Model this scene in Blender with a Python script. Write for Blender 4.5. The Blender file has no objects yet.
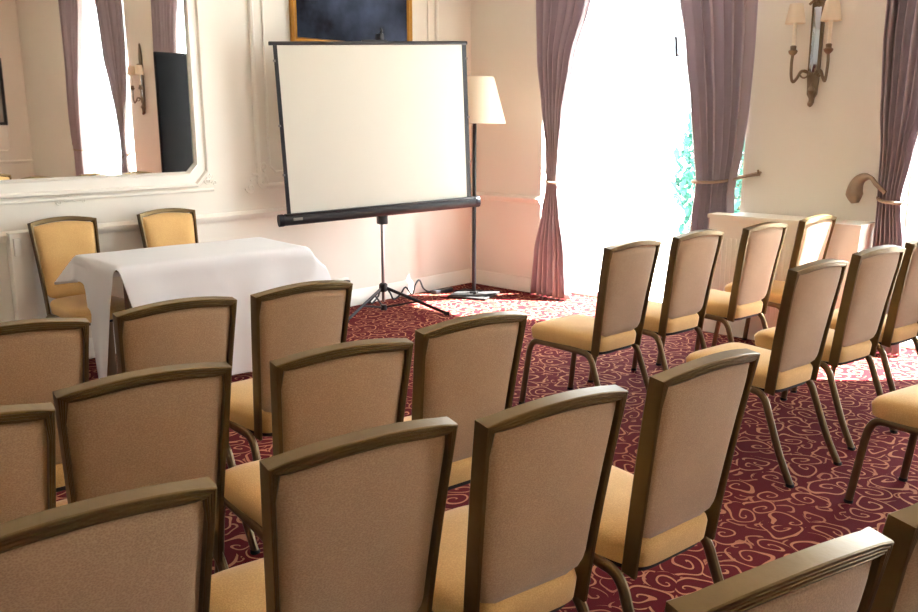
import bpy, bmesh, math, random
from mathutils import Vector, Matrix, noise
PI = math.pi
random.seed(7)
S = bpy.context.scene
COL = S.collection
V = Vector

# ------------------------------------------------------------------ camera, world, sun, exposure
CAM_H, PITCH, HEAD, FPX = 1.5, math.radians(12.2), math.radians(43), 850.0
cam_data = bpy.data.cameras.new('camera')
cam = bpy.data.objects.new('camera', cam_data)
COL.objects.link(cam)
cam.location = (0, 0, CAM_H)
cam.rotation_euler = (PI/2 - PITCH, 0, HEAD - PI/2)
cam_data.sensor_fit = 'HORIZONTAL'
cam_data.sensor_width = 36.0
cam_data.lens = FPX / 918.0 * 36.0
cam_data.clip_start = 0.02
S.camera = cam

S.view_settings.view_transform = 'Standard'
S.view_settings.look = 'None'
S.view_settings.gamma = 1.0
S.view_settings.use_curve_mapping = False
S.view_settings.exposure = 1.02

world = bpy.data.worlds.new('sky')
S.world = world
world.use_nodes = True
wb = world.node_tree.nodes['Background']
wb.inputs['Color'].default_value = (0.86, 0.93, 1.0, 1)
wb.inputs['Strength'].default_value = 9.0

sun_data = bpy.data.lights.new('sun', 'SUN')
sun = bpy.data.objects.new('sun', sun_data)
COL.objects.link(sun)
sun_data.energy = 80.0
sun_data.angle = math.radians(0.8)
sun_data.color = (1.0, 0.97, 0.92)
sd = V((-0.70*math.cos(math.radians(58)), 0.714*math.cos(math.radians(58)), -math.sin(math.radians(58))))
sun.rotation_euler = sd.to_track_quat('-Z', 'Y').to_euler()
sun.location = (9, -3, 9)

S.cycles.use_denoising = True
S.cycles.max_bounces = 10
S.cycles.diffuse_bounces = 6
S.cycles.transparent_max_bounces = 12
S.cycles.sample_clamp_indirect = 8.0
S.cycles.caustics_reflective = False
S.cycles.caustics_refractive = False

# room dimensions: mirror wall y = WY, window wall x = WX
WX, WY, XL, YB, ZC = 5.95, 5.40, -2.6, -5.0, 3.95
WINDOWS = [(2.74, 4.57), (-0.15, 1.68), (-3.04, -1.21)]
WTOP = 3.30

# daylight portals in the three openings
for k, (a, b) in enumerate(WINDOWS):
    ld = bpy.data.lights.new('window_daylight', 'AREA')
    lo = bpy.data.objects.new('window_daylight', ld)
    COL.objects.link(lo)
    ld.shape = 'RECTANGLE'; ld.size = WTOP; ld.size_y = b - a
    ld.cycles.is_portal = True
    lo.location = (WX + 0.28, (a + b)/2, WTOP/2)
    lo.rotation_euler = (0, PI/2, 0)
# ------------------------------------------------------------------ materials
def lin(c):
    return tuple(((v/255.0)/12.92 if v/255.0 <= 0.04045 else ((v/255.0 + 0.055)/1.055)**2.4) for v in c) + (1,)

def mat(name, col, rough=0.6, metal=0.0, var=0.0, vscale=6.0, bump=0.0, bscale=60.0, sheen=0.0, trans=0.0, spec=None):
    m = bpy.data.materials.new(name)
    m.use_nodes = True
    nt = m.node_tree
    n, l = nt.nodes, nt.links
    p = n['Principled BSDF']
    c = lin(col)
    p.inputs['Base Color'].default_value = c
    p.inputs['Roughness'].default_value = rough
    p.inputs['Metallic'].default_value = metal
    if spec is not None: p.inputs['Specular IOR Level'].default_value = spec
    if sheen:
        p.inputs['Sheen Weight'].default_value = sheen
        p.inputs['Sheen Roughness'].default_value = 0.5
    tc = n.new('ShaderNodeTexCoord')
    if var:
        nz = n.new('ShaderNodeTexNoise')
        nz.inputs['Scale'].default_value = vscale
        nz.inputs['Detail'].default_value = 4
        l.new(tc.outputs['Object'], nz.inputs['Vector'])
        mx = n.new('ShaderNodeMix'); mx.data_type = 'RGBA'
        mx.inputs['A'].default_value = tuple(max(0, v*(1 - var)) for v in c[:3]) + (1,)
        mx.inputs['B'].default_value = tuple(min(1, v*(1 + var)) for v in c[:3]) + (1,)
        l.new(nz.outputs['Fac'], mx.inputs['Factor'])
        l.new(mx.outputs['Result'], p.inputs['Base Color'])
    if bump:
        nb = n.new('ShaderNodeTexNoise')
        nb.inputs['Scale'].default_value = bscale
        nb.inputs['Detail'].default_value = 3
        l.new(tc.outputs['Object'], nb.inputs['Vector'])
        bp = n.new('ShaderNodeBump')
        bp.inputs['Strength'].default_value = bump
        bp.inputs['Distance'].default_value = 0.01
        l.new(nb.outputs['Fac'], bp.inputs['Height'])
        l.new(bp.outputs['Normal'], p.inputs['Normal'])
    if trans:
        tr = n.new('ShaderNodeBsdfTranslucent')
        tr.inputs['Color'].default_value = c
        ms = n.new('ShaderNodeMixShader')
        ms.inputs['Fac'].default_value = trans
        l.new(p.outputs['BSDF'], ms.inputs[1]); l.new(tr.outputs['BSDF'], ms.inputs[2])
        l.new(ms.outputs['Shader'], n['Material Output'].inputs['Surface'])
    return m

def weave(name, col, col2, scale=240.0, sheen=0.25):
    """woven upholstery: fine checked threads with slubs"""
    m = mat(name, col, rough=0.85, sheen=sheen, spec=0.25)
    nt = m.node_tree; n, l = nt.nodes, nt.links
    p = n['Principled BSDF']
    tc = n.new('ShaderNodeTexCoord')
    vo = n.new('ShaderNodeTexVoronoi'); vo.inputs['Scale'].default_value = scale
    mp = n.new('ShaderNodeMapping'); mp.inputs['Scale'].default_value = (1, 1, 1.5)
    l.new(tc.outputs['Object'], mp.inputs['Vector']); l.new(mp.outputs['Vector'], vo.inputs['Vector'])
    nz = n.new('ShaderNodeTexNoise'); nz.inputs['Scale'].default_value = 9; nz.inputs['Detail'].default_value = 5
    l.new(tc.outputs['Object'], nz.inputs['Vector'])
    ad = n.new('ShaderNodeMath'); ad.operation = 'MULTIPLY_ADD'
    ad.inputs[1].default_value = 0.75
    l.new(vo.outputs['Distance'], ad.inputs[0])
    ms = n.new('ShaderNodeMath'); ms.operation = 'MULTIPLY'; ms.inputs[1].default_value = 0.5
    l.new(nz.outputs['Fac'], ms.inputs[0]); l.new(ms.outputs[0], ad.inputs[2])
    mx = n.new('ShaderNodeMix'); mx.data_type = 'RGBA'
    mx.inputs['A'].default_value = lin(col); mx.inputs['B'].default_value = lin(col2)
    l.new(ad.outputs[0], mx.inputs['Factor']); l.new(mx.outputs['Result'], p.inputs['Base Color'])
    bp = n.new('ShaderNodeBump'); bp.inputs['Strength'].default_value = 0.35; bp.inputs['Distance'].default_value = 0.0015
    l.new(vo.outputs['Distance'], bp.inputs['Height']); l.new(bp.outputs['Normal'], p.inputs['Normal'])
    return m

def carpet_mat():
    m = bpy.data.materials.new('scroll_carpet'); m.use_nodes = True
    nt = m.node_tree; n, l = nt.nodes, nt.links
    p = n['Principled BSDF']; p.inputs['Roughness'].default_value = 0.95
    p.inputs['Specular IOR Level'].default_value = 0.05
    tc = n.new('ShaderNodeTexCoord')
    def math_(op, a, b=None, c=None):
        k = n.new('ShaderNodeMath'); k.operation = op
        for i, v in enumerate((a, b, c)):
            if v is None: continue
            if isinstance(v, (int, float)): k.inputs[i].default_value = v
            else: l.new(v, k.inputs[i])
        return k.outputs[0]
    def scroll(scale, off, turns, width, rad):
        mp = n.new('ShaderNodeMapping'); mp.inputs['Location'].default_value = off
        mp.inputs['Scale'].default_value = (scale, scale, scale)
        l.new(tc.outputs['Object'], mp.inputs['Vector'])
        # gentle warp so that the curls are not perfect circles
        nz = n.new('ShaderNodeTexNoise'); nz.inputs['Scale'].default_value = 1.3; nz.inputs['Detail'].default_value = 0
        nz.noise_dimensions = '2D'
        l.new(mp.outputs['Vector'], nz.inputs['Vector'])
        sb = n.new('ShaderNodeVectorMath'); sb.operation = 'SUBTRACT'; sb.inputs[1].default_value = (0.5, 0.5, 0.5)
        l.new(nz.outputs['Color'], sb.inputs[0])
        sc = n.new('ShaderNodeVectorMath'); sc.operation = 'SCALE'; sc.inputs['Scale'].default_value = 0.50
        l.new(sb.outputs[0], sc.inputs[0])
        av = n.new('ShaderNodeVectorMath'); av.operation = 'ADD'
        l.new(mp.outputs['Vector'], av.inputs[0]); l.new(sc.outputs[0], av.inputs[1])
        vo = n.new('ShaderNodeTexVoronoi'); vo.voronoi_dimensions = '2D'
        vo.inputs['Scale'].default_value = 1.0; vo.inputs['Randomness'].default_value = 0.62
        l.new(av.outputs[0], vo.inputs['Vector'])
        df = n.new('ShaderNodeVectorMath'); df.operation = 'SUBTRACT'
        l.new(av.outputs[0], df.inputs[0]); l.new(vo.outputs['Position'], df.inputs[1])
        sx = n.new('ShaderNodeSeparateXYZ'); l.new(df.outputs[0], sx.inputs[0])
        sc2 = n.new('ShaderNodeSeparateColor'); l.new(vo.outputs['Color'], sc2.inputs[0])
        hand = math_('SUBTRACT', math_('MULTIPLY', math_('GREATER_THAN', sc2.outputs[0], 0.5), 2.0), 1.0)
        th = math_('MULTIPLY', math_('DIVIDE', math_('ARCTAN2', sx.outputs[1], sx.outputs[0]), 2*PI), hand)
        r = vo.outputs['Distance']
        ph = math_('ADD', math_('ADD', math_('MULTIPLY', r, turns), th), sc2.outputs[1])
        fr = math_('ABSOLUTE', math_('SUBTRACT', math_('FRACT', ph), 0.5))
        band = math_('LESS_THAN', fr, width)
        return math_('MULTIPLY', band, math_('LESS_THAN', r, rad)), r
    a, ra = scroll(6.4, (0.3, 0.1, 0), 3.3, 0.095, 0.56)
    b, rb = scroll(9.5, (4.3, 7.1, 0), 2.2, 0.10, 0.5)
    f = math_('MAXIMUM', a, math_('MULTIPLY', b, math_('MULTIPLY', math_('GREATER_THAN', ra, 0.47), 0.8)))
    nz = n.new('ShaderNodeTexNoise'); nz.inputs['Scale'].default_value = 260; nz.inputs['Detail'].default_value = 2
    l.new(tc.outputs['Object'], nz.inputs['Vector'])
    f2 = math_('MULTIPLY', f, math_('ADD', math_('MULTIPLY', nz.outputs['Fac'], 0.7), 0.5))
    mx = n.new('ShaderNodeMix'); mx.data_type = 'RGBA'; mx.clamp_factor = True
    mx.inputs['A'].default_value = lin((80, 22, 27)); mx.inputs['B'].default_value = lin((166, 114, 86))
    l.new(f2, mx.inputs['Factor'])
    l.new(mx.outputs['Result'], p.inputs['Base Color'])
    bp = n.new('ShaderNodeBump'); bp.inputs['Strength'].default_value = 0.5; bp.inputs['Distance'].default_value = 0.003
    l.new(nz.outputs['Fac'], bp.inputs['Height']); l.new(bp.outputs['Normal'], p.inputs['Normal'])
    return m

def glass_mat():
    m = bpy.data.materials.new('window_glass'); m.use_nodes = True
    nt = m.node_tree; n, l = nt.nodes, nt.links
    n.remove(n['Principled BSDF'])
    t = n.new('ShaderNodeBsdfTransparent'); t.inputs['Color'].default_value = (0.97, 0.985, 0.98, 1)
    g = n.new('ShaderNodeBsdfGlossy'); g.inputs['Roughness'].default_value = 0.02
    lw = n.new('ShaderNodeLayerWeight'); lw.inputs['Blend'].default_value = 0.5
    pw = n.new('ShaderNodeMath'); pw.operation = 'POWER'; pw.inputs[1].default_value = 4.0
    l.new(lw.outputs['Facing'], pw.inputs[0])
    fr = n.new('ShaderNodeMath'); fr.operation = 'MULTIPLY_ADD'; fr.inputs[1].default_value = 0.5; fr.inputs[2].default_value = 0.03
    l.new(pw.outputs[0], fr.inputs[0])
    x = n.new('ShaderNodeMixShader')
    l.new(fr.outputs[0], x.inputs['Fac']); l.new(t.outputs[0], x.inputs[1]); l.new(g.outputs[0], x.inputs[2])
    l.new(x.outputs[0], n['Material Output'].inputs['Surface'])
    return m

def painting_mat():
    m = mat('dark_canvas', (36, 40, 58), rough=0.8, spec=0.1)
    nt = m.node_tree; n, l = nt.nodes, nt.links
    tc = n.new('ShaderNodeTexCoord')
    nz = n.new('ShaderNodeTexNoise'); nz.inputs['Scale'].default_value = 2.2; nz.inputs['Detail'].default_value = 5
    l.new(tc.outputs['Object'], nz.inputs['Vector'])
    cr = n.new('ShaderNodeValToRGB')
    cr.color_ramp.elements[0].position = 0.35; cr.color_ramp.elements[0].color = lin((9, 10, 18))
    cr.color_ramp.elements[1].position = 0.68; cr.color_ramp.elements[1].color = lin((66, 76, 98))
    l.new(nz.outputs['Fac'], cr.inputs['Fac']); l.new(cr.outputs['Color'], n['Principled BSDF'].inputs['Base Color'])
    return m

M = dict(
    wall=mat('cream_wall_paint', (229, 224, 213), 0.7, var=0.03, vscale=1.5, bump=0.05, bscale=90),
    trim=mat('cream_trim_paint', (234, 230, 220), 0.45, var=0.03),
    ceil=mat('ceiling_paint', (238, 234, 226), 0.8),
    carpet=carpet_mat(),
    bronze=mat('bronze_metal', (104, 85, 54), 0.42, 0.75, var=0.18, vscale=14, bump=0.06, bscale=40),
    leg=mat('worn_bronze_tube', (108, 90, 66), 0.38, 0.8, var=0.15, vscale=10),
    fab_gold=weave('gold_upholstery', (180, 138, 80), (214, 176, 116)),
    fab_taupe=weave('taupe_upholstery', (130, 101, 74), (172, 141, 109)),
    black=mat('black_plastic', (24, 25, 30), 0.45),
    dark=mat('dark_metal', (38, 38, 44), 0.4, 0.6),
    rubber=mat('dark_rubber', (22, 20, 19), 0.8),
    cloth=mat('white_linen', (236, 236, 238), 0.85, var=0.015, vscale=3, bump=0.12, bscale=7, sheen=0.1),
    screen=mat('matte_screen', (212, 209, 198), 0.9, var=0.012, vscale=2),
    wood=mat('table_wood', (120, 92, 64), 0.6, var=0.2, vscale=5),
    chrome=mat('pole_metal', (150, 146, 146), 0.3, 0.9),
    shade=mat('cream_lampshade', (240, 226, 204), 0.8, trans=0.25),
    brass=mat('antique_brass', (122, 104, 82), 0.4, 0.75, var=0.2, vscale=20),
    candle=mat('candle_sleeve', (240, 232, 214), 0.55),
    mirror=mat('mirror_glass', (246, 244, 236), 0.015, 1.0),
    smallglass=mat('bevelled_mirror', (200, 208, 220), 0.05, 1.0),
    gold=mat('gilt_frame', (176, 130, 58), 0.4, 0.7, var=0.2, vscale=25),
    canvas=painting_mat(),
    curtain=mat('mauve_curtain', (168, 155, 160), 0.7, var=0.06, vscale=5, bump=0.06, bscale=120, sheen=0.2, trans=0.24),
    tie=mat('tieback_cord', (150, 128, 108), 0.8, var=0.1, vscale=40),
    glass=glass_mat(),
    frame=mat('white_window_paint', (236, 236, 232), 0.4),
    terrace=mat('pale_paving', (196, 192, 184), 0.9, var=0.08, vscale=2),
    hedge=mat('outdoor_leaf', (58, 104, 92), 0.7, var=0.3, vscale=4, trans=0.1, spec=0.1),
    stem=mat('shrub_stem', (96, 80, 62), 0.9),
    socket=mat('socket_plastic', (232, 228, 218), 0.4),
    grey=mat('grey_plastic', (132, 128, 122), 0.5),
    glossblack=mat('black_panel', (7, 7, 11), 0.7, spec=0.08),
)

# ------------------------------------------------------------------ helpers
def obj(name, bm, material, parent=None, smooth=True, angle=35):
    me = bpy.data.meshes.new(name)
    bmesh.ops.recalc_face_normals(bm, faces=bm.faces)
    bm.to_mesh(me); bm.free()
    mats = material if isinstance(material, (list, tuple)) else [material]
    for m_ in mats: me.materials.append(m_)
    if smooth:
        for p in me.polygons: p.use_smooth = True
        me.set_sharp_from_angle(angle=math.radians(angle))
    o = bpy.data.objects.new(name, me)
    COL.objects.link(o)
    if parent: o.parent = parent
    return o

def tag(o, label, cat, group=None, kind=None):
    if label: o['label'] = label
    if cat: o['category'] = cat
    if group: o['group'] = group
    if kind: o['kind'] = kind
    return o

def struct(name, bm, m, **k):
    o = obj(name, bm, m, **k); o['kind'] = 'structure'; return o

def thing(name, label, cat, loc=(0, 0, 0), rz=0, group=None):
    o = bpy.data.objects.new(name, None); COL.objects.link(o)
    o.empty_display_size = 0.1
    o.location = loc; o.rotation_euler = (0, 0, rz)
    return tag(o, label, cat, group)

def dup(root, loc, rz, label, group=None):
    r = root.copy(); COL.objects.link(r)
    r.location = loc; r.rotation_euler = (0, 0, rz); r['label'] = label
    if group: r['group'] = group
    for ch in list(root.children):
        c = ch.copy(); COL.objects.link(c); c.parent = r
        for g in list(ch.children):
            d = g.copy(); COL.objects.link(d); d.parent = c
    return r

def box(bm, a, b, bevel=0.0, mi=0, seg=2, mtx=None):
    x0, y0, z0 = a; x1, y1, z1 = b
    vs = [bm.verts.new(p) for p in ((x0,y0,z0),(x1,y0,z0),(x1,y1,z0),(x0,y1,z0),(x0,y0,z1),(x1,y0,z1),(x1,y1,z1),(x0,y1,z1))]
    fs = [bm.faces.new([vs[i] for i in q]) for q in ((3,2,1,0),(4,5,6,7),(0,1,5,4),(1,2,6,5),(2,3,7,6),(3,0,4,7))]
    for f in fs: f.material_index = mi
    if mtx:
        for v in vs: v.co = mtx @ v.co
    if bevel:
        es = list({e for f in fs for e in f.edges})
        bmesh.ops.bevel(bm, geom=es, offset=bevel, segments=seg, profile=0.5, affect='EDGES')
    return bm

def nb(): return bmesh.new()

def tube(bm, pts, rad, seg=10, closed=False, rads=None, flat=1.0, upv=None):
    """round (or flattened) tube along points"""
    pts = [V(p) for p in pts]
    n = len(pts)
    rings = []
    prev = None
    for i, p in enumerate(pts):
        if closed: t = (pts[(i+1) % n] - pts[i-1])
        else: t = pts[min(i+1, n-1)] - pts[max(i-1, 0)]
        t.normalize()
        if prev is None:
            ref = V(upv) if upv else (V((0, 0, 1)) if abs(t.z) < 0.9 else V((1, 0, 0)))
            a = (ref - t*ref.dot(t)).normalized()
        else:
            a = prev - t*prev.dot(t)
            a = a.normalized() if a.length > 1e-6 else prev
        prev = a
        b = t.cross(a)
        r = rads[i] if rads else rad
        rings.append([bm.verts.new(p + a*(r*math.cos(2*PI*k/seg)) + b*(r*flat*math.sin(2*PI*k/seg))) for k in range(seg)])
    m = n if closed else n-1
    for i in range(m):
        A, B = rings[i], rings[(i+1) % n]
        for k in range(seg):
            bm.faces.new((A[k], A[(k+1) % seg], B[(k+1) % seg], B[k]))
    if not closed:
        bm.faces.new(rings[0][::-1]); bm.faces.new(rings[-1])
    return bm

def lathe(bm, prof, c=(0, 0, 0), seg=24, caps=True, axis=None):
    c = V(c)
    rings = []
    for r, z in prof:
        rings.append([bm.verts.new(c + V((r*math.cos(2*PI*k/seg), r*math.sin(2*PI*k/seg), z))) for k in range(seg)])
    for A, B in zip(rings, rings[1:]):
        for k in range(seg):
            bm.faces.new((A[k], A[(k+1) % seg], B[(k+1) % seg], B[k]))
    if caps:
        bm.faces.new(rings[0][::-1]); bm.faces.new(rings[-1])
    return bm

def smooth_path(pts, sub=5):
    """Catmull-Rom through points"""
    P = [V(p) for p in pts]; P = [P[0]*2 - P[1]] + P + [P[-1]*2 - P[-2]]
    out = []
    for i in range(1, len(P)-2):
        for k in range(sub):
            t = k/sub
            a, b, c, d = P[i-1], P[i], P[i+1], P[i+2]
            out.append(0.5*((2*b) + (c-a)*t + (2*a-5*b+4*c-d)*t*t + (3*b-a-3*c+d)*t**3))
    out.append(P[-2]); return out

def loops(bm, rings, cap0=True, cap1=True):
    R = [[bm.verts.new(p) for p in r] for r in rings]
    n = len(R[0])
    for A, B in zip(R, R[1:]):
        for k in range(n):
            bm.faces.new((A[k], A[(k+1) % n], B[(k+1) % n], B[k]))
    if cap0: bm.faces.new(R[0][::-1])
    if cap1: bm.faces.new(R[-1])
    return bm

# ------------------------------------------------------------------ room shell
struct('floor', box(nb(), (XL, YB, -0.06), (WX + 0.30, WY, 0)), M['carpet'], smooth=False)
struct('ceiling', box(nb(), (XL, YB, ZC), (WX + 0.30, WY, ZC + 0.1)), M['ceil'], smooth=False)
struct('wall_north', box(nb(), (XL, WY, -0.06), (WX + 0.30, WY + 0.15, ZC + 0.1)), M['wall'], smooth=False)
struct('wall_south', box(nb(), (XL, YB - 0.15, -0.06), (WX + 0.30, YB, ZC + 0.1)), M['wall'], smooth=False)
struct('wall_west', box(nb(), (XL - 0.15, YB - 0.15, -0.06), (XL, WY + 0.15, ZC + 0.1)), M['wall'], smooth=False)
bm = nb()
edges = [YB] + [v for w in sorted(WINDOWS) for v in w] + [WY]
for k in range(0, len(edges), 2):
    box(bm, (WX, edges[k], 0), (WX + 0.30, edges[k+1], ZC))
for a, b in WINDOWS:
    box(bm, (WX, a, WTOP), (WX + 0.30, b, ZC))
struct('wall_east', bm, M['wall'], smooth=False)

# windows: french doors reaching the floor, pane with a slim white frame
for k, (a, b) in enumerate(WINDOWS):
    root = bpy.data.objects.new('window_%d' % (k+1), None); COL.objects.link(root)
    root['kind'] = 'structure'; root.location = (WX + 0.24, (a+b)/2, 0)
    h = (b - a)/2
    bm = nb()
    box(bm, (-0.03, -h, 0), (0.03, -h + 0.06, WTOP), 0.006)
    box(bm, (-0.03, h - 0.06, 0), (0.03, h, WTOP), 0.006)
    box(bm, (-0.03, -h + 0.06, WTOP - 0.06), (0.03, h - 0.06, WTOP), 0.006)
    box(bm, (-0.03, -h + 0.06, 0), (0.03, h - 0.06, 0.05), 0.006)
    obj('window_frame', bm, M['frame'], root)
    obj('window_pane', box(nb(), (-0.004, -h + 0.06, 0.05), (0.004, h - 0.06, WTOP - 0.06)), M['glass'], root, smooth=False)
    if k == 0:
        bm = nb()
        box(bm, (-0.075, -0.25, 1.99), (-0.031, -0.23, 2.015), 0.004)
        tube(bm, [(-0.07, -0.24, 2.0), (-0.078, -0.24, 2.05), (-0.075, -0.235, 2.11), (-0.07, -0.225, 2.14)], 0.014, 8)
        obj('window_stay', bm, M['dark'], root)

# skirting boards and dado rails
def run(bm, p, q, prof, nrm):
    """extrude a moulding profile (out from wall, z) between two points along a wall"""
    p, q, nrm = V(p), V(q), V(nrm)
    loops(bm, [[a + nrm*o + V((0, 0, z)) for o, z in prof] for a in (p, q)])
BASE = [(0, 0), (0.022, 0), (0.022, 0.095), (0.016, 0.105), (0.016, 0.115), (0.008, 0.128), (0, 0.13)]
RAIL = [(0, 0), (0.012, 0), (0.018, 0.012), (0.034, 0.030), (0.036, 0.044), (0.022, 0.052), (0.014, 0.062), (0, 0.066)]
bm = nb(); run(bm, (XL, WY, 0), (WX, WY, 0), BASE, (0, -1, 0)); struct('baseboard_north', bm, M['trim'])
bm = nb()
for k in range(0, len(edges), 2): run(bm, (WX, edges[k], 0), (WX, edges[k+1] - (0.022 if k == 6 else 0), 0), BASE, (-1, 0, 0))
struct('baseboard_east', bm, M['trim'])
bm = nb(); run(bm, (XL, YB, 0), (WX - 0.03, YB, 0), BASE, (0, 1, 0)); struct('baseboard_south', bm, M['trim'])
bm = nb(); run(bm, (XL, WY, 0.80), (WX, WY, 0.80), RAIL, (0, -1, 0)); struct('trim_1', bm, M['trim'])
bm = nb(); run(bm, (WX, 4.57, 0.80), (WX, WY - 0.037, 0.80), RAIL, (-1, 0, 0)); struct('trim_2', bm, M['trim'])
bm = nb(); run(bm, (XL, YB, 0.80), (WX, YB, 0.80), RAIL, (0, 1, 0)); struct('trim_3', bm, M['trim'])

# panel mouldings on the mirror wall: a bead frame with chamfered corners and scrolled ornaments
def frame_path(x0, z0, x1, z1, ch):
    return [(x0 + ch, z0), (x1 - ch, z0), (x1, z0 + ch), (x1, z1 - ch), (x1 - ch, z1), (x0 + ch, z1), (x0, z1 - ch), (x0, z0 + ch)]
def bead_frame(bm, x0, z0, x1, z1, ch, y, rad):
    tube(bm, [(x, y, z) for x, z in frame_path(x0, z0, x1, z1, ch)], rad, 8, closed=True)
def spiral(bm, c, r0, turns, start, y, rad, hand=1):
    pts = []; N = int(14*turns)
    for i in range(N + 1):
        t = i/N; r = r0*(1 - 0.85*t); a = start + hand*2*PI*turns*t
        pts.append((c[0] + r*math.cos(a), y - 0.004*t, c[1] + r*math.sin(a)))
    tube(bm, pts, rad, 6, rads=[rad*(1 - 0.5*i/N) for i in range(N+1)])
def flourish(bm, cx, cz, y, hand, k=1.0):
    spiral(bm, (cx, cz), 0.045*k, 1.4, PI/2, y, 0.008*k, hand)
    spiral(bm, (cx + hand*0.075*k, cz - 0.03*k), 0.030*k, 1.3, PI, y, 0.007*k, -hand)
    spiral(bm, (cx - hand*0.01*k, cz + 0.085*k), 0.026*k, 1.2, -PI/2, y, 0.007*k, -hand)
    for q in range(4):
        a = q*0.5 + (0.4 if hand > 0 else 1.2)
        tube(bm, smooth_path([(cx, y, cz), (cx + 0.05*k*math.cos(a), y - 0.004, cz + 0.05*k*math.sin(a)), (cx + 0.075*k*math.cos(a + 0.3), y, cz + 0.075*k*math.sin(a + 0.3))], 3), 0.006*k, 6)
bm = nb()
bead_frame(bm, 3.62, 1.04, 5.50, 3.15, 0.02, WY - 0.006, 0.020)
bead_frame(bm, 3.72, 1.14, 5.40, 3.05, 0.05, WY - 0.004, 0.010)
flourish(bm, 3.64, 1.07, WY - 0.014, -1, 1.35); flourish(bm, 5.46, 1.07, WY - 0.014, 1, 1.35)
struct('trim_4', bm, M['trim'])
bm = nb()
tube(bm, [(XL + 0.1, WY - 0.006, 1.035), (3.24, WY - 0.006, 1.035)], 0.012, 8)
flourish(bm, 2.27, 1.035, WY - 0.006, 1, 0.6); flourish(bm, 2.21, 1.035, WY - 0.006, -1, 0.6)
struct('trim_5', bm, M['trim'])
bm = nb()
bead_frame(bm, 2.62, 1.02, 5.6, 3.1, 0.05, YB + 0.006, 0.016)
bead_frame(bm, -1.8, 1.02, 2.3, 3.1, 0.05, YB + 0.006, 0.016)
struct('trim_6', bm, M['trim'])
# flat post below the mirror beside the far-left chair
bm = nb(); box(bm, (1.835, WY - 0.07, 0), (1.955, WY, 0.86), 0.006); struct('trim_7', bm, M['trim'])
# pelmet boards that carry the curtains, above the openings
for k, (a, b) in enumerate(WINDOWS):
    bm = nb(); box(bm, (WX - 0.20, a - 0.20, 3.42), (WX, b + 0.20, 3.54), 0.01)
    struct('trim_%d' % (8 + k), bm, M['trim'])

# outside: terrace and garden shrubs
struct('ground_terrace', box(nb(), (WX + 0.30, -16, -0.16), (26, 20, -0.06)), M['terrace'], smooth=False)
def shrub(name, c, r, h, n, label, seed):
    rnd = random.Random(seed)
    root = thing(name, label, 'shrub', c)
    bm = nb()
    for i in range(n):
        th, u = rnd.uniform(0, 2*PI), rnd.random()**0.4
        z = 0.15 + (h - 0.15)*rnd.random()
        rr = r*u*(0.55 + 0.45*math.sin(PI*min(1, z/h*0.9 + 0.08)))
        p = V((rr*math.cos(th), rr*math.sin(th), z))
        s = rnd.uniform(0.05, 0.11)
        q = Matrix.Rotation(rnd.uniform(0, 6.28), 3, 'Z') @ Matrix.Rotation(rnd.uniform(-1.2, 1.2), 3, 'X')
        pts = [(0, -s, 0), (s*0.45, -0.2*s, 0.015), (0.3*s, 0.5*s, 0.01), (0, s, -0.01), (-0.3*s, 0.5*s, 0.01), (-s*0.45, -0.2*s, 0.015)]
        bm.faces.new([bm.verts.new(p + q @ V(t)) for t in pts])
    obj('foliage', bm, M['hedge'], root, smooth=False)
    bm = nb()
    for k in range(7):
        a = k*0.9; tube(bm, smooth_path([(0.03*math.cos(a), 0.03*math.sin(a), 0), (0.2*r*math.cos(a), 0.2*r*math.sin(a), h*0.4), (0.5*r*math.cos(a), 0.5*r*math.sin(a), h*0.8)], 4), 0.015, 6)
    obj('stem', bm, M['stem'], root)
    return root
shrub('garden_shrub', (10.0, 4.72, -0.06), 0.75, 1.95, 1600, 'green leafy shrub outside, beside the right-hand curtain of the bright window', 3)

# ------------------------------------------------------------------ wall mirror
mr = thing('wall_mirror', 'large wall mirror in cream moulded frame above the white table', 'mirror', (1.5, WY, 1.1))
def mp(x, z): return (x - 1.5, z - 1.1)
MX0, MX1, MZ0, MZ1 = -0.10, 3.10, 1.165, 3.05
bm = nb()
pth = [mp(x, z) for x, z in frame_path(MX0, MZ0, MX1, MZ1, 0.06)]
loops(bm, [[(x, -0.012, z) for x, z in pth], [(x, -0.002, z) for x, z in pth]])
obj('mirror_glass', bm, M['mirror'], mr, smooth=False)
bm = nb()
def ring_frame(bm, x0, z0, x1, z1, ch, prof):
    """prof: list of (outset from glass edge, -y)"""
    rings = []
    for o, d in prof:
        c2 = ch + o*0.586*0.5
        rings.append([(x - 1.5, -d, z - 1.1) for x, z in frame_path(x0 - o, z0 - o, x1 + o, z1 + o, c2)])
    loops(bm, rings, False, False)
ring_frame(bm, MX0, MZ0, MX1, MZ1, 0.06, [(-0.004, 0.0), (-0.004, 0.018), (0.010, 0.034), (0.020, 0.022), (0.075, 0.018), (0.085, 0.032), (0.098, 0.034), (0.106, 0.02), (0.106, 0.0)])
obj('mirror_frame', bm, M['trim'], mr)
bm = nb()
flourish(bm, 3.19 - 1.5, 1.10 - 1.1, -0.018, 1, 0.7)
obj('corner_ornament', bm, M['trim'], mr)

# framed dark painting on the mirror wall, behind the screen
pc = thing('framed_painting', 'dark blue-grey painting in a gilt frame above the projection screen', 'painting', (4.57, WY - 0.002, 2.07))
bm = nb()
PW, PH = 0.615, 1.0
prof = [(0.0, 0.0), (0.0, 0.030), (0.012, 0.040), (0.030, 0.030), (0.040, 0.036), (0.050, 0.018), (0.052, 0.0)]
loops(bm, [[(-PW + o, -d, o), (PW - o, -d, o), (PW - o, -d, PH - o), (-PW + o, -d, PH - o)] for o, d in prof], False, False)
obj('picture_frame', bm, M['gold'], pc, angle=20)
obj('canvas', box(nb(), (-PW + 0.045, -0.014, 0.045), (PW - 0.045, -0.004, PH - 0.045)), M['canvas'], pc, smooth=False)
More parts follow.
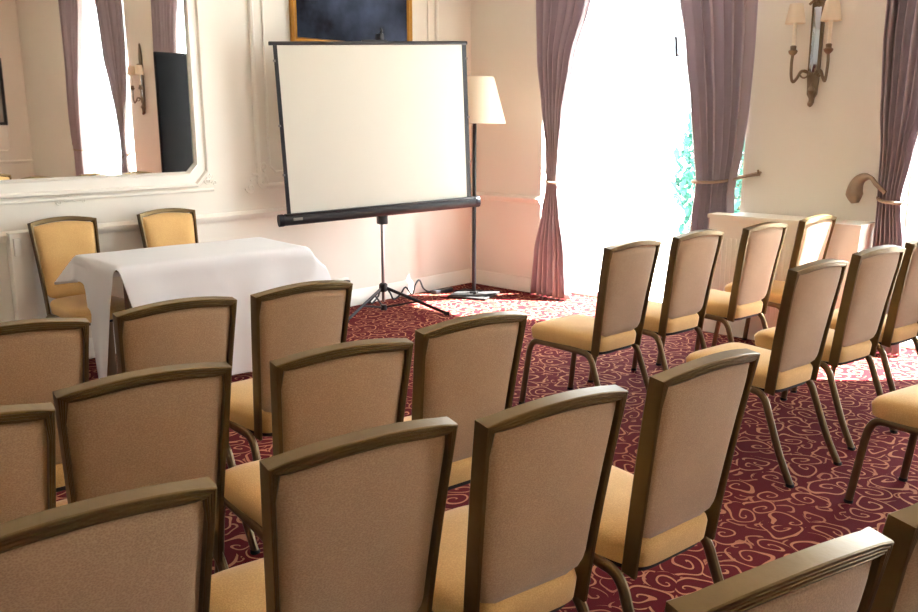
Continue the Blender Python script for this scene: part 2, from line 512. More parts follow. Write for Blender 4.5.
# black framed picture on the rear wall (seen in the mirror)
pc = thing('framed_print', 'black framed picture on the rear wall, seen at the left edge of the mirror', 'picture', (5.18, YB + 0.002, 1.45))
bm = nb()
PW, PH = 0.42, 1.1
loops(bm, [[(-PW + o, d, o), (PW - o, d, o), (PW - o, d, PH - o), (-PW + o, d, PH - o)] for o, d in prof], False, False)
obj('picture_frame', bm, M['black'], pc, angle=20)
obj('print', box(nb(), (-PW + 0.045, 0.004, 0.045), (PW - 0.045, 0.014, PH - 0.045)), M['grey'], pc, smooth=False)

# ------------------------------------------------------------------ curtains
def curtain(label, y_out, side, seed, wide=1.0):
    """side=+1: hangs at the high-y jamb (outer edge y_out, spreads towards -y); -1: the mirror image"""
    rnd = random.Random(seed)
    root = thing('curtain', label, 'curtain', (WX - 0.075, y_out, 0.0), 0, 'mauve window curtains')
    # (z, outer edge, inner edge) measured inwards from y_out
    prof = [(3.425, 0.00, 0.72), (2.45, 0.00, 0.56), (2.0, 0.03, 0.42), (1.6, 0.10, 0.34), (1.3, 0.16, 0.30), (1.03, 0.175, 0.28), (0.96, 0.175, 0.285), (0.75, 0.13, 0.32), (0.4, 0.04, 0.40), (0.012, 0.0, 0.44)]
    if side < 0:
        prof = [(3.425, 0.00, 0.76), (2.45, 0.00, 0.59), (2.0, 0.00, 0.50), (1.6, 0.01, 0.43), (1.3, 0.03, 0.39), (1.10, 0.06, 0.36), (1.02, 0.07, 0.36), (0.8, 0.06, 0.38), (0.4, 0.05, 0.41), (0.012, 0.05, 0.44)]
    prof = [(z_, o_, o_ + (i_ - o_)*wide) for z_, o_, i_ in prof]
    if wide < 1: prof = [(3.425, 0, 0.48), (2.45, 0, 0.37), (2.0, 0, 0.33), (1.6, 0.02, 0.30), (1.3, 0.05, 0.25), (1.03, 0.06, 0.21), (0.96, 0.065, 0.215), (0.75, 0.065, 0.25), (0.4, 0.065, 0.28), (0.012, 0.065, 0.30)]
    NU, NZ, NP = 110, 60, 7
    phs = [rnd.uniform(-0.5, 0.5) for _ in range(NP + 1)]
    bm = nb(); grid = []
    for j in range(NZ + 1):
        z = prof[0][0] + (prof[-1][0] - prof[0][0])*j/NZ
        for (za, oa, ia), (zb, ob, ib) in zip(prof, prof[1:]):
            if zb <= z <= za + 1e-9:
                t = (za - z)/(za - zb); t = t*t*(3 - 2*t)*0.5 + t*0.5
                o, i_ = oa + (ob - oa)*t, ia + (ib - ia)*t
        gath = (i_ - o)
        row = []
        for k in range(NU + 1):
            u = k/NU
            w = u*NP
            amp = min(0.044, 0.016 + 0.030*(gath/0.45))
            ph = phs[int(w) % NP]
            d = math.sin(2*PI*w + 0.6*math.sin(2*PI*u*2.3 + seed) + 0.25*z*ph)
            d = math.copysign(abs(d)**0.8, d)
            inn = o + gath*(u + 0.012*math.sin(4*PI*w + 1.0))
            x = amp*d + 0.008*math.sin(3.1*z + u*5 + seed)
            row.append(bm.verts.new((x, -side*inn, z)))
        grid.append(row)
    for A, B in zip(grid, grid[1:]):
        for k in range(NU):
            bm.faces.new((A[k], A[k+1], B[k+1], B[k]))
    o = obj('drape', bm, M['curtain'], root, angle=180)
    md = o.modifiers.new('thick', 'SOLIDIFY'); md.thickness = 0.004
    # tieback: a cord looped round the gathered cloth and back to a hook on the wall
    ztie = 1.00 if side > 0 else 1.07
    ym = -side*((0.235 if wide == 1 else 0.137) if side > 0 else 0.21); hw = (0.062 if wide == 1 else 0.085) if side > 0 else 0.155
    hookp = V((0.06, (side*-0.10 if side > 0 else side*0.09), 1.10 if side > 0 else 1.15))
    loop = [hookp, V((0.02, ym + side*hw*0.9, ztie + 0.03)), V((-0.058, ym + side*hw*0.4, ztie + 0.01)), V((-0.060, ym - side*hw*0.4, ztie)),
            V((-0.03, ym - side*hw*1.12, ztie)), V((0.05, ym - side*hw*0.9, ztie + 0.01)), V((0.075, ym, ztie + 0.02)), hookp + V((0, 0, -0.012))]
    bm = nb(); tube(bm, smooth_path(loop, 5), 0.011, 8)
    obj('tieback', bm, M['tie'], root)
    bm = nb(); tube(bm, [hookp + V((0.012, 0, 0)), hookp + V((-0.03, 0, 0)), hookp + V((-0.034, 0, 0.02))], 0.008, 8)
    obj('hook', bm, M['brass'], root)
    return root
curtain('mauve curtain tied back left of the bright window, hem spread on the carpet', 4.62, 1, 1)
curtain('mauve curtain right of the bright window, tied to the pier with the sconce', 2.695, -1, 2)
c3 = curtain('mauve curtain at the right edge of the photo, tied beside a hanging tassel', 1.845, 1, 3, 0.66)
curtain('mauve curtain seen at the right side of the mirror, beside the reflected black panel', -0.24, -1, 4)
curtain('mauve curtain seen in the mirror just left of the reflected sconce', -1.16, 1, 5)
curtain('mauve curtain seen farthest left in the mirror', -3.10, -1, 6)
# bunched tassel beside the third curtain
bm = nb()
tube(bm, smooth_path([(-0.05, -0.12, 1.06), (-0.045, -0.06, 1.11), (-0.03, -0.02, 1.15), (-0.01, 0.03, 1.15), (0.0, 0.07, 1.115), (0.005, 0.085, 1.05), (0.005, 0.075, 0.98)], 5), 0.03, 14,
     rads=[0.014 + 0.052*max(0, (i - 11)/19)**0.8*(1 if i < 27 else (0.8, 0.62, 0.4, 0.2)[i - 27]) for i in range(31)], flat=0.9)
obj('tassel', bm, M['tie'], c3)

# ------------------------------------------------------------------ radiator cover on the pier below the sconce
rc = thing('radiator_cover', 'low cream cabinet-like radiator cover on the pier below the sconce', 'radiator cover', (WX, 2.235, 0))
def cover(bm, g, z0, z1, bev):
    # behind the front board the body is only as wide as the pier, so that the curtains hang clear of it
    out = [(-0.29 - g, -0.435 - g), (-0.29 - g, 0.595 + g), (-0.165 + g, 0.595 + g), (-0.165 + g, 0.455 + g), (0.0, 0.455 + g), (0.0, -0.435 - g)]
    loops(bm, [[(x + 0.0 if x < 0 else -0.023, y, z0) for x, y in out], [(x if x < 0 else -0.023, y, z1) for x, y in out]])
    return bm
obj('cover_body', cover(nb(), 0.0, 0.0, 0.835, 0.006), M['trim'], rc, smooth=False)
obj('cover_top', cover(nb(), 0.012, 0.835, 0.862, 0.006), M['trim'], rc, smooth=False)
bm = nb()
for k in range(24):
    y = -0.32 + k*0.035
    box(bm, (-0.296, y, 0.16), (-0.289, y + 0.016, 0.70), 0.002)
obj('grille', bm, M['trim'], rc)

# ------------------------------------------------------------------ wall sconces
def sconce(y, label):
    r = thing('wall_sconce', label, 'wall lamp', (WX, y, 1.565), 0, 'wall sconces')
    bm = nb()      # shaped back plate, narrow and long
    out = [(0.0, 0.05), (0.014, 0.06), (0.016, 0.09), (0.032, 0.12), (0.034, 0.17), (0.038, 0.22), (0.042, 0.70), (0.032, 0.74), (0.040, 0.80), (0.028, 0.90), (0.012, 0.98), (0, 1.0)]
    pts = [(-a, z) for a, z in out] + [(a, z) for a, z in out[-2:0:-1]]
    loops(bm, [[(-0.022, yy, z) for yy, z in pts], [(-0.002, yy, z) for yy, z in pts]])
    obj('backplate', bm, M['brass'], r, angle=25)
    bm = nb(); box(bm, (-0.034, -0.026, 0.26), (-0.022, 0.026, 0.68), 0.005); obj('mirror_strip', bm, M['smallglass'], r)
    bm = nb()
    lathe(bm, [(0.004, 0.035), (0.016, 0.045), (0.02, 0.06), (0.012, 0.075), (0.014, 0.12), (0.03, 0.14), (0.012, 0.17), (0.004, 0.2)], (-0.03, 0, 0), 12)
    obj('drop', bm, M['brass'], r)
    bm = nb()
    for k in range(3):
        a = -0.5 + 0.5*k
        tube(bm, smooth_path([(-0.03, 0, 0.70), (-0.05, 0.03*math.sin(a), 0.72), (-0.05, 0.06*math.sin(a*2), 0.695)], 3), 0.009, 6)
    obj('bow', bm, M['brass'], r)
    for s in (-1, 1):
        bm = nb()
        tube(bm, smooth_path([(-0.025, 0.01*s, 0.25), (-0.06, 0.06*s, 0.27), (-0.075, 0.085*s, 0.225), (-0.09, 0.105*s, 0.20), (-0.10, 0.116*s, 0.24), (-0.10, 0.12*s, 0.32), (-0.10, 0.116*s, 0.385)], 5), 0.010, 8)
        spy = [( -0.06 - 0.01*math.cos(t), (0.045 + 0.022*math.cos(t))*s, 0.25 + 0.025*math.sin(t)) for t in [i*0.5 for i in range(13)]]
        tube(bm, spy, 0.006, 6)
        arm = obj('arm', bm, M['brass'], r)
        bm = nb(); lathe(bm, [(0.01, 0.37), (0.026, 0.385), (0.031, 0.40), (0.018, 0.41), (0.02, 0.43), (0.014, 0.435)], (-0.10, 0.116*s, 0), 14); obj('candle_cup', bm, M['brass'], arm)
        bm = nb(); lathe(bm, [(0.012, 0.43), (0.012, 0.60), (0.008, 0.605)], (-0.10, 0.116*s, 0), 12); obj('candle_sleeve', bm, M['candle'], arm)
        bm = nb(); lathe(bm, [(0.066, 0.575), (0.042, 0.70), (0.040, 0.70), (0.064, 0.575), (0.066, 0.575)], (-0.10, 0.116*s, 0), 20, caps=False); obj('lamp_shade', bm, M['shade'], arm)
    return r
sconce(2.285, 'two-armed brass wall sconce with cream shades between the two curtained windows')
sconce(-0.80, 'two-armed brass wall sconce seen reflected in the mirror')

# ------------------------------------------------------------------ black panel seen in the mirror
bp_ = thing('display_panel', 'tall black flat display panel, seen as a black shape in the mirror', 'display panel', (5.56, 0.85, 0))
bm = nb(); box(bm, (-0.29, -0.03, 0.10), (0.29, 0.03, 2.33), 0.012); obj('panel', bm, M['glossblack'], bp_)
for s in (-1, 1):
    bm = nb(); box(bm, (0.2*s - 0.03, -0.22, 0.0), (0.2*s + 0.03, 0.22, 0.04), 0.006); box(bm, (0.2*s - 0.02, -0.025, 0.04), (0.2*s + 0.02, 0.025, 0.1)); obj('foot', bm, M['black'], bp_)

# ------------------------------------------------------------------ floor lamp in the corner
fl = thing('floor_lamp', 'black floor lamp with cream shade in the corner behind the screen', 'floor lamp', (5.48, 4.93, 0), 0.35)
bm = nb(); box(bm, (-0.18, -0.18, 0.0), (0.18, 0.18, 0.022), 0.006); box(bm, (-0.03, -0.03, 0.022), (0.03, 0.03, 0.04), 0.004); obj('base', bm, M['rubber'], fl)
bm = nb(); box(bm, (-0.014, -0.014, 0.04), (0.014, 0.014, 1.56), 0.003); obj('pole', bm, M['black'], fl)
bm = nb(); lathe(bm, [(0.265, 1.49), (0.162, 1.87), (0.159, 1.87), (0.262, 1.49), (0.265, 1.49)], (0, 0, 0), 40, caps=False)
sh = obj('lamp_shade', bm, M['shade'], fl)
bm = nb()
for k in range(3):
    a = 2*PI*k/3; tube(bm, [(0.0, 0.0, 1.56), (0.24*math.cos(a), 0.24*math.sin(a), 1.51)], 0.003, 6)
lathe(bm, [(0.018, 1.56), (0.02, 1.62), (0.012, 1.63)], (0, 0, 0), 12)
obj('shade_carrier', bm, M['dark'], fl)

# ------------------------------------------------------------------ tripod projection screen
LB, RB = V((3.69, 5.185)), V((5.18, 4.67))
ang = math.atan2(RB.y - LB.y, RB.x - LB.x)
mid = (LB + RB)/2
ps = thing('projection_screen', 'white tripod projection screen with black edges in front of the painting', 'projection screen', (mid.x, mid.y, 0), ang)
HWd = (RB - LB).length/2
ROLL = Matrix.Translation(V((0, 0, 0.80))) @ Matrix.Rotation(-0.043, 4, 'Y') @ Matrix.Translation(V((0, 0, -0.80)))
def rolled(o):
    for v in o.data.vertices: v.co = ROLL @ v.co
    return o
bm = nb(); box(bm, (-HWd + 0.045, -0.003, 0.86), (HWd - 0.055, 0.003, 2.065)); rolled(obj('screen_fabric', bm, M['screen'], ps, smooth=False))
for x0, x1 in ((-HWd + 0.018, -HWd + 0.046), (HWd - 0.056, HWd - 0.018)):
    bm = nb(); box(bm, (x0, -0.004, 0.86), (x1, 0.004, 2.065))
    bo = rolled(obj('black_border', bm, M['black'], ps, smooth=False))
    xo = x0 if x0 < 0 else x1
    for z in (1.15, 1.50, 1.95):
        bm = nb(); box(bm, (xo - 0.008, -0.006, z), (xo + 0.008, 0.006, z + 0.015)); rolled(obj('rivet', bm, M['chrome'], bo, smooth=False))
bm = nb(); tube(bm, [(-HWd - 0.02, 0, 0.83), (HWd + 0.03, 0, 0.83)], 0.042, 16, flat=0.85); box(bm, (-HWd, -0.03, 0.86), (HWd, 0.02, 0.875), 0.003)
cs = rolled(obj('roller_case', bm, M['black'], ps))
for s in (-1, 1):
    bm = nb(); tube(bm, [(s*(HWd + 0.015), 0, 0.83), (s*(HWd + 0.05), 0, 0.83)], 0.046, 16, flat=0.85); rolled(obj('end_cap', bm, M['dark'], cs))
bm = nb(); box(bm, (-HWd + 0.05, -0.047, 0.825), (-HWd + 0.12, -0.040, 0.845), 0.002); rolled(obj('badge', bm, M['grey'], cs))
bm = nb(); tube(bm, [(-HWd - 0.01, 0, 2.075), (HWd - 0.01, 0, 2.075)], 0.014, 10); box(bm, (-0.10, -0.012, 2.08), (0.10, 0.012, 2.098), 0.003)
rolled(obj('top_bar', bm, M['black'], ps))
bm = nb(); tube(bm, [(0, 0.05, 0.10), (0, 0.05, 2.14)], 0.013, 12);
pole = obj('pole', bm, M['chrome'], ps)
bm = nb(); box(bm, (-0.02, -0.01, 2.10), (0.02, 0.068, 2.145), 0.005); tube(bm, [(0, 0.0, 2.14), (0, -0.014, 2.165), (0, 0.0, 2.18)], 0.008, 8); obj('hanger_hook', bm, M['black'], ps)
bm = nb(); box(bm, (-0.035, 0.01, 0.72), (0.035, 0.085, 0.80), 0.008); obj('case_bracket', bm, M['black'], ps)
bm = nb(); lathe(bm, [(0.022, 0.18), (0.034, 0.19), (0.034, 0.24), (0.022, 0.25)], (0, 0.05, 0), 14); obj('tripod_hub', bm, M['black'], ps)
bm = nb(); lathe(bm, [(0.022, 0.03), (0.026, 0.035), (0.026, 0.07), (0.02, 0.075)], (0, 0.05, 0), 14); obj('brace_collar', bm, M['black'], ps)
for k, a in enumerate((-54, 186, 66)):
    a = math.radians(a) - ang
    d = V((math.cos(a), math.sin(a), 0)); c = V((0, 0.05, 0))
    foot = c + d*(0.52 if k == 0 else 0.44 if k == 1 else 0.42) + V((0, 0, 0.012))
    bm = nb(); tube(bm, [c + d*0.025 + V((0, 0, 0.21)), foot], 0.013, 8, flat=0.6)
    lg = obj('leg', bm, M['black'], ps)
    bm = nb(); tube(bm, [foot + V((0, 0, 0.008)) - d*0.03 , foot + V((0, 0, 0.004)) + d*0.012], 0.016, 8); obj('foot_cap', bm, M['rubber'], lg)
    m_ = (c + d*0.025 + V((0, 0, 0.21))).lerp(foot, 0.52)
    bm = nb(); tube(bm, [c + d*0.02 + V((0, 0, 0.055)), m_], 0.008, 6); obj('brace', bm, M['dark'], ps)

# cables, socket and adapter along the skirting
bm = nb(); box(bm, (4.28, WY - 0.03, 0.16), (4.43, WY - 0.002, 0.25), 0.006); tag(obj('wall_socket', bm, M['socket']), 'white double wall socket low on the wall behind the tripod', 'socket')
bm = nb(); box(bm, (4.36, WY - 0.075, 0.175), (4.41, WY - 0.031, 0.235), 0.008); tube(bm, smooth_path([(4.385, WY - 0.07, 0.18), (4.37, WY - 0.10, 0.08), (4.33, WY - 0.12, 0.009), (4.20, WY - 0.16, 0.009), (4.02, WY - 0.13, 0.009)], 5), 0.007, 6)
tag(obj('power_plug', bm, M['black']), 'black plug with cord in the socket behind the tripod', 'plug')
bm = nb()
tube(bm, smooth_path([(4.60, WY - 0.11, 0.010), (4.68, WY - 0.10, 0.06), (4.75, WY - 0.08, 0.14), (4.82, WY - 0.09, 0.08), (4.86, WY - 0.10, 0.012), (4.95, WY - 0.09, 0.04), (5.02, WY - 0.08, 0.09), (5.08, WY - 0.10, 0.02), (5.13, WY - 0.09, 0.10), (5.19, WY - 0.08, 0.13), (5.23, WY - 0.09, 0.05), (5.30, WY - 0.10, 0.012), (5.42, WY - 0.12, 0.012), (5.50, WY - 0.14, 0.012)], 6), 0.008, 6)
tag(obj('power_cable', bm, M['black']), 'loops of black cable lying against the skirting beside the tripod', 'cable')
bm = nb(); box(bm, (5.28, WY - 0.20, 0.0), (5.50, WY - 0.135, 0.035), 0.006); tag(obj('power_strip', bm, M['black']), 'black power strip on the carpet between tripod and lamp base', 'power strip')
bm = nb(); box(bm, (1.848, WY - 0.092, 0.72), (1.892, WY - 0.071, 0.83), 0.006); tag(obj('wall_switch_box', bm, M['socket']), 'small pale box on the post beside the left chair at the table', 'switch box')

# ------------------------------------------------------------------ table and cloth
TX, TY, TA = 2.03, 4.40, math.radians(-5.5)
TL, TD, TH = 1.19, 0.62, 0.735
tb = thing('folding_table', 'trestle table hidden under the white tablecloth', 'table', (TX, TY, 0), TA)
bm = nb(); box(bm, (0.02, 0.02, TH - 0.03), (TL - 0.02, TD - 0.02, TH), 0.004); obj('tabletop', bm, M['wood'], tb)
for x in (0.10, TL - 0.10):
    for y in (0.09, TD - 0.09):
        bm = nb(); box(bm, (x - 0.03, y - 0.03, 0.0), (x + 0.03, y + 0.03, TH - 0.03), 0.005); obj('leg', bm, M['wood'], tb)
    
def cloth():
    bm = nb()
    NF, NL, NBk, NR = 0.715, 0.70, 0.17, 0.17
    def pos(u, v, du, dv, su, sv, tu, tv):
        # u,v on the table rectangle; du,dv overhang lengths; su,sv side signs; tu,tv 0..1 along the drop
        pass
    us = [-1 + i/16 for i in range(16)] + [i/26 for i in range(27)] + [1 + (i+1)/8 for i in range(8)]
    vs = [-1 + i/16 for i in range(16)] + [i/16 for i in range(17)] + [1 + (i+1)/8 for i in range(8)]
    zt = TH + 0.005
    def P(a, b):
        u = min(max(a, 0), 1)*TL; v = min(max(b, 0), 1)*TD
        ou = NL*(-a) if a < 0 else (NR*(a - 1) if a > 1 else 0)
        ov = NF*(-b) if b < 0 else (NBk*(b - 1) if b > 1 else 0)
        if a < 0:      # the left drop is cut back towards the wall side
            vv = b*TD
            lim = NL if vv < 0.28 else NL + (0.15 - NL)*min(1, (vv - 0.28)/0.15)
            ou = min(ou, lim) if vv < 0.28 else lim*(-a)
        su = -1 if a < 0 else 1; sv = -1 if b < 0 else 1
        x, y = u, v
        if ou == 0 and ov == 0:
            return V((x, y, zt + 0.0015*math.sin(9*x)*math.sin(7*y)))
        wav = 0.012*math.sin(x*9 + 0.6) + 0.010*math.sin(y*13 + 1)
        if ov == 0 or ou == 0:
            d = ou + ov
            out = 0.008 + 0.018*min(1, d/0.2) + (0.030 + wav)*min(1, d/0.7)*(1 + 0.3*math.sin(17*(x + y)))*0.9
            if d < 0.05: out = 0.012*(d/0.05) + 0.01
            if ou:
                x += su*out
                if a < 0: y += 0.20*(d/0.7)**1.3*(1 - b)**2*TD       # the free front edge of the left drop swings back
            else:
                y += sv*out
                if b < 0:
                    x += 0.16*(d/0.7)*(1 - a)**3                    # the free left edge of the front drop slants inwards
                    q = (x - 0.50 - 0.55*d)/0.012
                    y -= 0.007*math.exp(-q*q)                       # ironed crease across the front
            z = zt - d + (0.006 if d < 0.03 else 0.004)
            return V((x, y, max(0.006, z)))
        m_, M_ = min(ou, ov), max(ou, ov)
        th = math.atan2(ov, ou)
        if a > 1 and b < 0:      # front right corner: a fold that stands out sideways below the table edge
            k = math.sin(PI*min(1, ov/0.30))**0.8
            return V((x + 0.012 + ou*0.85*k, y - 0.02 - 0.02*min(1, ov/0.3) + 0.10*ou*k, max(0.006, zt - ov - ou*(0.55 if ov < 0.15 else 0.35)*k - (ou if ov < 0.02 else 0)*0)))
        rad = 0.02 + (0.95 if a < 0 else 0.65)*m_     # short corners flare out as a pointed tip
        drop = M_ + 0.12*m_
        if M_ > 0.3: rad = 0.03 + 0.45*m_; drop = M_
        x += su*rad*math.cos(th); y += sv*rad*math.sin(th)
        return V((x, y, max(0.006, zt - drop)))
    G = [[bm.verts.new(P(a, b)) for b in vs] for a in us]
    for A, B in zip(G, G[1:]):
        for k in range(len(vs) - 1):
            if us[G.index(B)] <= 0 and vs[k+1] <= 0: continue     # slit at the front left corner
            bm.faces.new((A[k], B[k], B[k+1], A[k+1]))
    bmesh.ops.delete(bm, geom=[v for v in bm.verts if not v.link_faces], context='VERTS')
    return bm
cl = obj('tablecloth', cloth(), M['cloth'], None, angle=180)
cl.location = (TX, TY, 0); cl.rotation_euler = (0, 0, TA)
md = cl.modifiers.new('thick', 'SOLIDIFY'); md.thickness = 0.002; md.offset = 1
md = cl.modifiers.new('soft', 'SUBSURF'); md.levels = 1; md.render_levels = 1
tag(cl, 'white tablecloth hanging to the floor over the table below the mirror', 'tablecloth')

# ------------------------------------------------------------------ banquet chairs
TW, TZ, TYB = 0.200, 0.915, -0.268     # half width, height and y of the top corners
BWD, BZ, BYB = 0.173, 0.368, -0.188     # the same at the bottom of the back posts
RN = V((0, -math.cos(0.125), -math.sin(0.125)))   # rearward normal of the back
def crest(x):
    q = 1 - (x/TW)**2
    return V((x, TYB - 0.022*q, TZ + 0.024*q))
def post(s, t):      # t 0 bottom .. 1 top
    e = t**1.25
    return V((s*(BWD + (TW - BWD)*e), BYB + (TYB - BYB)*(0.75*t + 0.25*t*t), BZ + (TZ - BZ)*t))
def back_frame():
    bm = nb()
    pts = [post(-1, t/8) for t in range(9)] + [crest(-TW + 2*TW*k/12) for k in range(1, 12)] + [post(1, 1 - t/8) for t in range(9)]
    n = len(pts)
    W = 0.027
    DEP = 0.82
    prof = [(0.0, -0.021), (0.0, 0.019), (0.002, 0.022), (0.006, 0.0225), (0.0075, 0.0195), (0.009, 0.0225), (0.0125, 0.0225), (0.014, 0.0195), (0.0155, 0.0225), (0.0195, 0.0225), (0.021, 0.0195), (0.0225, 0.0225), (W, 0.020), (W, -0.018), (W - 0.004, -0.023), (0.004, -0.024)]
    rings = []
    for i, p in enumerate(pts):
        t0 = (pts[i] - pts[i-1]).normalized() if i else None
        t1 = (pts[i+1] - pts[i]).normalized() if i < n-1 else None
        def inn(t): 
            v = t.cross(RN); return v.normalized()
        if t0 is None: m_ = inn(t1)
        elif t1 is None: m_ = inn(t0)
        else:
            a, b = inn(t0), inn(t1); m_ = (a + b).normalized(); m_ = m_/max(0.35, m_.dot(a))
        us_ = 1.0 if 9 < i < 19 else (0.80 if i in (8, 20) else 0.92 if i in (9, 19) else 0.45)
        rings.append([p + m_*u*sgn*us_ + RN*v*(DEP if 8 < i < 20 else 0.98) for u, v in prof])
    return loops(bm, rings)
# orientation of the inward normal (checked once)
sgn = 1
_t = (post(-1, 0.5) - post(-1, 0.4)).normalized().cross(RN)
if _t.x < 0: sgn = -1

def panel(front):
    """padded panel filling the back frame; rounded lower corners"""
    bm = nb()
    NS, NT = 24, 26
    zb, gap = 0.455, 0.0145
    rows = []
    def pt(s, t, off):
        # s -1..1, t 0..1
        zz = zb + (TZ - 0.029 - zb)*t
        tt = (zz - BZ)/(TZ - BZ)
        pr = post(1, min(1, tt))
        hw = pr.x - gap
        # round the bottom corners
        rc_ = 0.055; d = t*(TZ - zb)
        if d < rc_: hw -= rc_ - math.sqrt(max(0, rc_*rc_ - (rc_ - d)**2))
        x = s*hw
        q = 1 - (x/TW)**2
        arch = 0.024*q*t**2; bow = 0.022*q*t**1.5
        return V((x, pr.y - bow, zz + arch)) + RN*off
    for j in range(NT + 1):
        t = j/NT; row = []
        for i in range(NS + 1):
            s = -1 + 2*i/NS
            e = (1 - abs(s)**5)*(1 - abs(2*t - 1)**7)
            if front: off = -0.010 - 0.030*e**0.6
            else: off = 0.004 + 0.017*e**0.5
            row.append(bm.verts.new(pt(s, t, off)))
        rows.append(row)
    flat = []
    for j in range(NT + 1):
        t = j/NT
        flat.append([bm.verts.new(pt(-1 + 2*i/NS, t, -0.003 if front else -0.003)) for i in range(NS + 1)])
    for A, B in zip(rows, rows[1:]):
        for i in range(NS): bm.faces.new((A[i], A[i+1], B[i+1], B[i]))
    for A, B in zip(flat, flat[1:]):
        for i in range(NS): bm.faces.new((A[i], B[i], B[i+1], A[i+1]))
    for i in range(NS):
        bm.faces.new((rows[0][i], flat[0][i], flat[0][i+1], rows[0][i+1]))
        bm.faces.new((rows[-1][i+1], flat[-1][i+1], flat[-1][i], rows[-1][i]))
    for j in range(NT):
        bm.faces.new((rows[j+1][0], flat[j+1][0], flat[j][0], rows[j][0]))
        bm.faces.new((rows[j][-1], flat[j][-1], flat[j+1][-1], rows[j+1][-1]))
    return bm

def seat_outline(ins, n=64):
    out = []
    for k in range(n):
        a = 2*PI*k/n
        c, s = math.cos(a), math.sin(a)
        pw = 0.15
        x = math.copysign(abs(c)**(2*pw), c); y = math.copysign(abs(s)**(2*pw), s)
        yy = 0.022 + y*(0.236 - ins)
        hw = 0.163 + 0.037*(yy + 0.21)/0.46
        out.append((x*(hw - ins), yy))
    return out
def seat_bm():
    bm = nb()
    lay = [(0.012, 0.378), (0.002, 0.383), (0.0, 0.40), (-0.003, 0.43), (0.0, 0.442), (0.008, 0.454), (0.022, 0.461), (0.05, 0.468), (0.09, 0.473), (0.13, 0.476)]
    rings = []
    for ins, z in lay:
        rings.append([(x, y, z - (0.010*max(0, (y - 0.17)/0.09)**2 if z > 0.44 else 0)) for x, y in seat_outline(ins)])
    return loops(bm, rings)
def pan_bm():
    bm = nb()
    return loops(bm, [[(x, y, z) for x, y in seat_outline(i)] for i, z in ((0.03, 0.360), (0.016, 0.363), (0.014, 0.377))])
def leg_bm(s, front):
    bm = nb()
    if front: p = [(s*0.176, 0.0, 0.37), (s*0.180, 0.14, 0.37), (s*0.183, 0.205, 0.365), (s*0.186, 0.234, 0.335), (s*0.188, 0.248, 0.28), (s*0.193, 0.270, 0.12), (s*0.197, 0.285, 0.008)]
    else: p = [(s*0.176, 0.0, 0.37), (s*0.178, -0.10, 0.37), (s*0.180, -0.150, 0.364), (s*0.182, -0.182, 0.335), (s*0.184, -0.205, 0.28), (s*0.189, -0.272, 0.12), (s*0.193, -0.332, 0.008)]
    return tube(bm, smooth_path(p, 5), 0.0160, 10, flat=0.85)
def foot_bm(s, front):
    bm = nb()
    y = 0.285 if front else -0.332
    lathe(bm, [(0.014, 0.0), (0.0175, 0.002), (0.0175, 0.010), (0.016, 0.014)], (s*(0.197 if front else 0.193), y, 0), 12)
    return bm

def make_chair():
    t = thing('banquet_chair', 'x', 'chair')
    obj('seat', seat_bm(), M['fab_gold'], t)
    obj('seat_pan', pan_bm(), M['rubber'], t)
    obj('backrest', panel(True), M['fab_gold'], t)
    bp2 = obj('back_panel', panel(False), M['fab_taupe'], t); bp2['label'] = 'taupe woven rear panel'
    obj('back_frame', back_frame(), M['bronze'], t, angle=30)
    for s in (-1, 1):
        for fr in (True, False):
            lg = obj('leg', leg_bm(s, fr), M['leg'], t)
            obj('foot_cap', foot_bm(s, fr), M['rubber'], lg)
    return t

proto = make_chair()
first = [True]
def chair(tx, ty, deg, label, group):
    """tx, ty: where the middle of the crest rail stands"""
    a = math.radians(deg)
    loc = (tx - 0.268*math.sin(a), ty + 0.268*math.cos(a), 0)
    if first[0]:
        first[0] = False
        proto.location = loc; proto.rotation_euler = (0, 0, a); proto['label'] = label; proto['group'] = group
        return proto
    return dup(proto, loc, a, label, group)

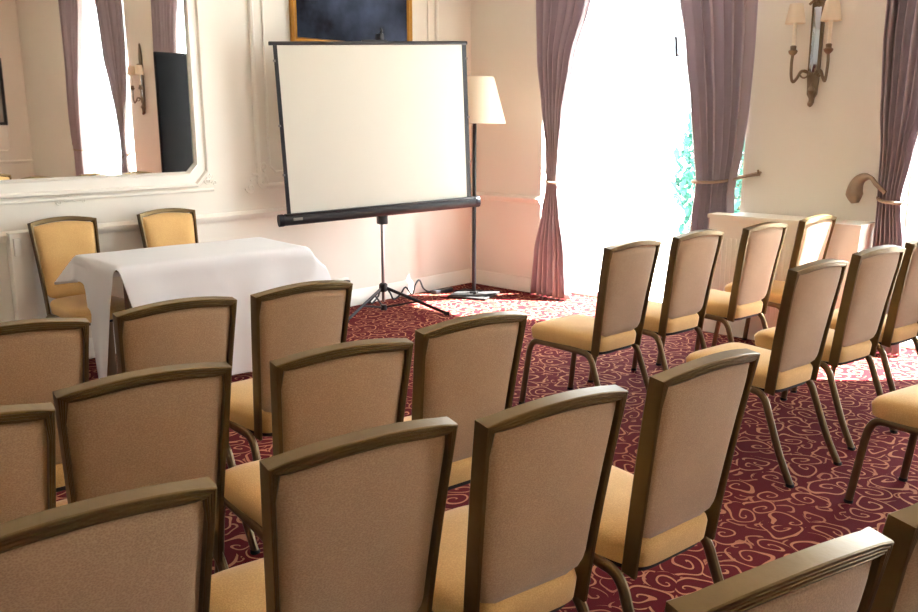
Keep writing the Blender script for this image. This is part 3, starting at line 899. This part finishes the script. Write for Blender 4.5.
GL, GR = 'banquet chairs of the left block', 'banquet chairs of the right block'
chair(0.87, 2.57, -12, 'banquet chair at the left edge, nearest the left end of the white table', GL)
chair(1.35, 2.51, -7, 'banquet chair whose back stands right before the white tablecloth', GL)
chair(1.81, 2.45, -5.5, 'banquet chair in the front row, to the right of the white tablecloth', GL)
chair(0.47, 1.83, -12, 'banquet chair cut by the left edge, second from the bottom-left corner', GL)
chair(0.895, 1.83, -10, 'banquet chair in the second row, straight behind the one before the tablecloth', GL)
chair(1.365, 1.68, -12, 'banquet chair in the middle of the second row, overlapping the front-row chair by the tablecloth', GL)
chair(1.84, 1.655, -9, 'banquet chair at the right end of the second row, red carpet to its right', GL)
chair(0.49, 1.235, -10, 'banquet chair filling the bottom-left corner of the photo', GL)
chair(0.98, 1.155, -12, 'banquet chair in the bottom row, second from the left, largest full back', GL)
chair(1.395, 1.02, -11, 'banquet chair in the bottom row, third from the left', GL)
chair(1.90, 0.93, -8, 'banquet chair at the right end of the bottom row, legs on open carpet', GL)
chair(1.06, 0.385, -17, 'banquet chair cut by the bottom edge at lower right, only its crest showing', GL)
chair(1.51, 0.27, -14, 'banquet chair in the bottom-right corner, only a dark back post showing', GL)
chair(3.60, 2.19, -6, 'banquet chair at the near end of the window row, nearest the bright window', GR)
chair(4.17, 2.14, -8, 'banquet chair second along the window row, before the curtain', GR)
chair(4.76, 2.03, -8, 'banquet chair third along the window row, before the radiator cover', GR)
chair(5.37, 1.96, -6, 'sunlit banquet chair at the far end of the window row', GR)
chair(3.59, 1.29, -9, 'banquet chair at the near end of the right block second row', GR)
chair(4.20, 1.24, -11, 'banquet chair in the middle of the right block second row', GR)
chair(4.77, 1.18, -10, 'banquet chair cut by the right edge, far end of the second row', GR)
chair(3.46, 0.44, -14, 'banquet chair at the right edge showing its seat and front leg', GR)
GT = 'banquet chairs behind the table'
chair(2.13, 5.28, 180, 'gold banquet chair behind the white table, left of the pair', GT)
chair(2.81, 5.28, 180, 'gold banquet chair behind the white table, right of the pair', GT)
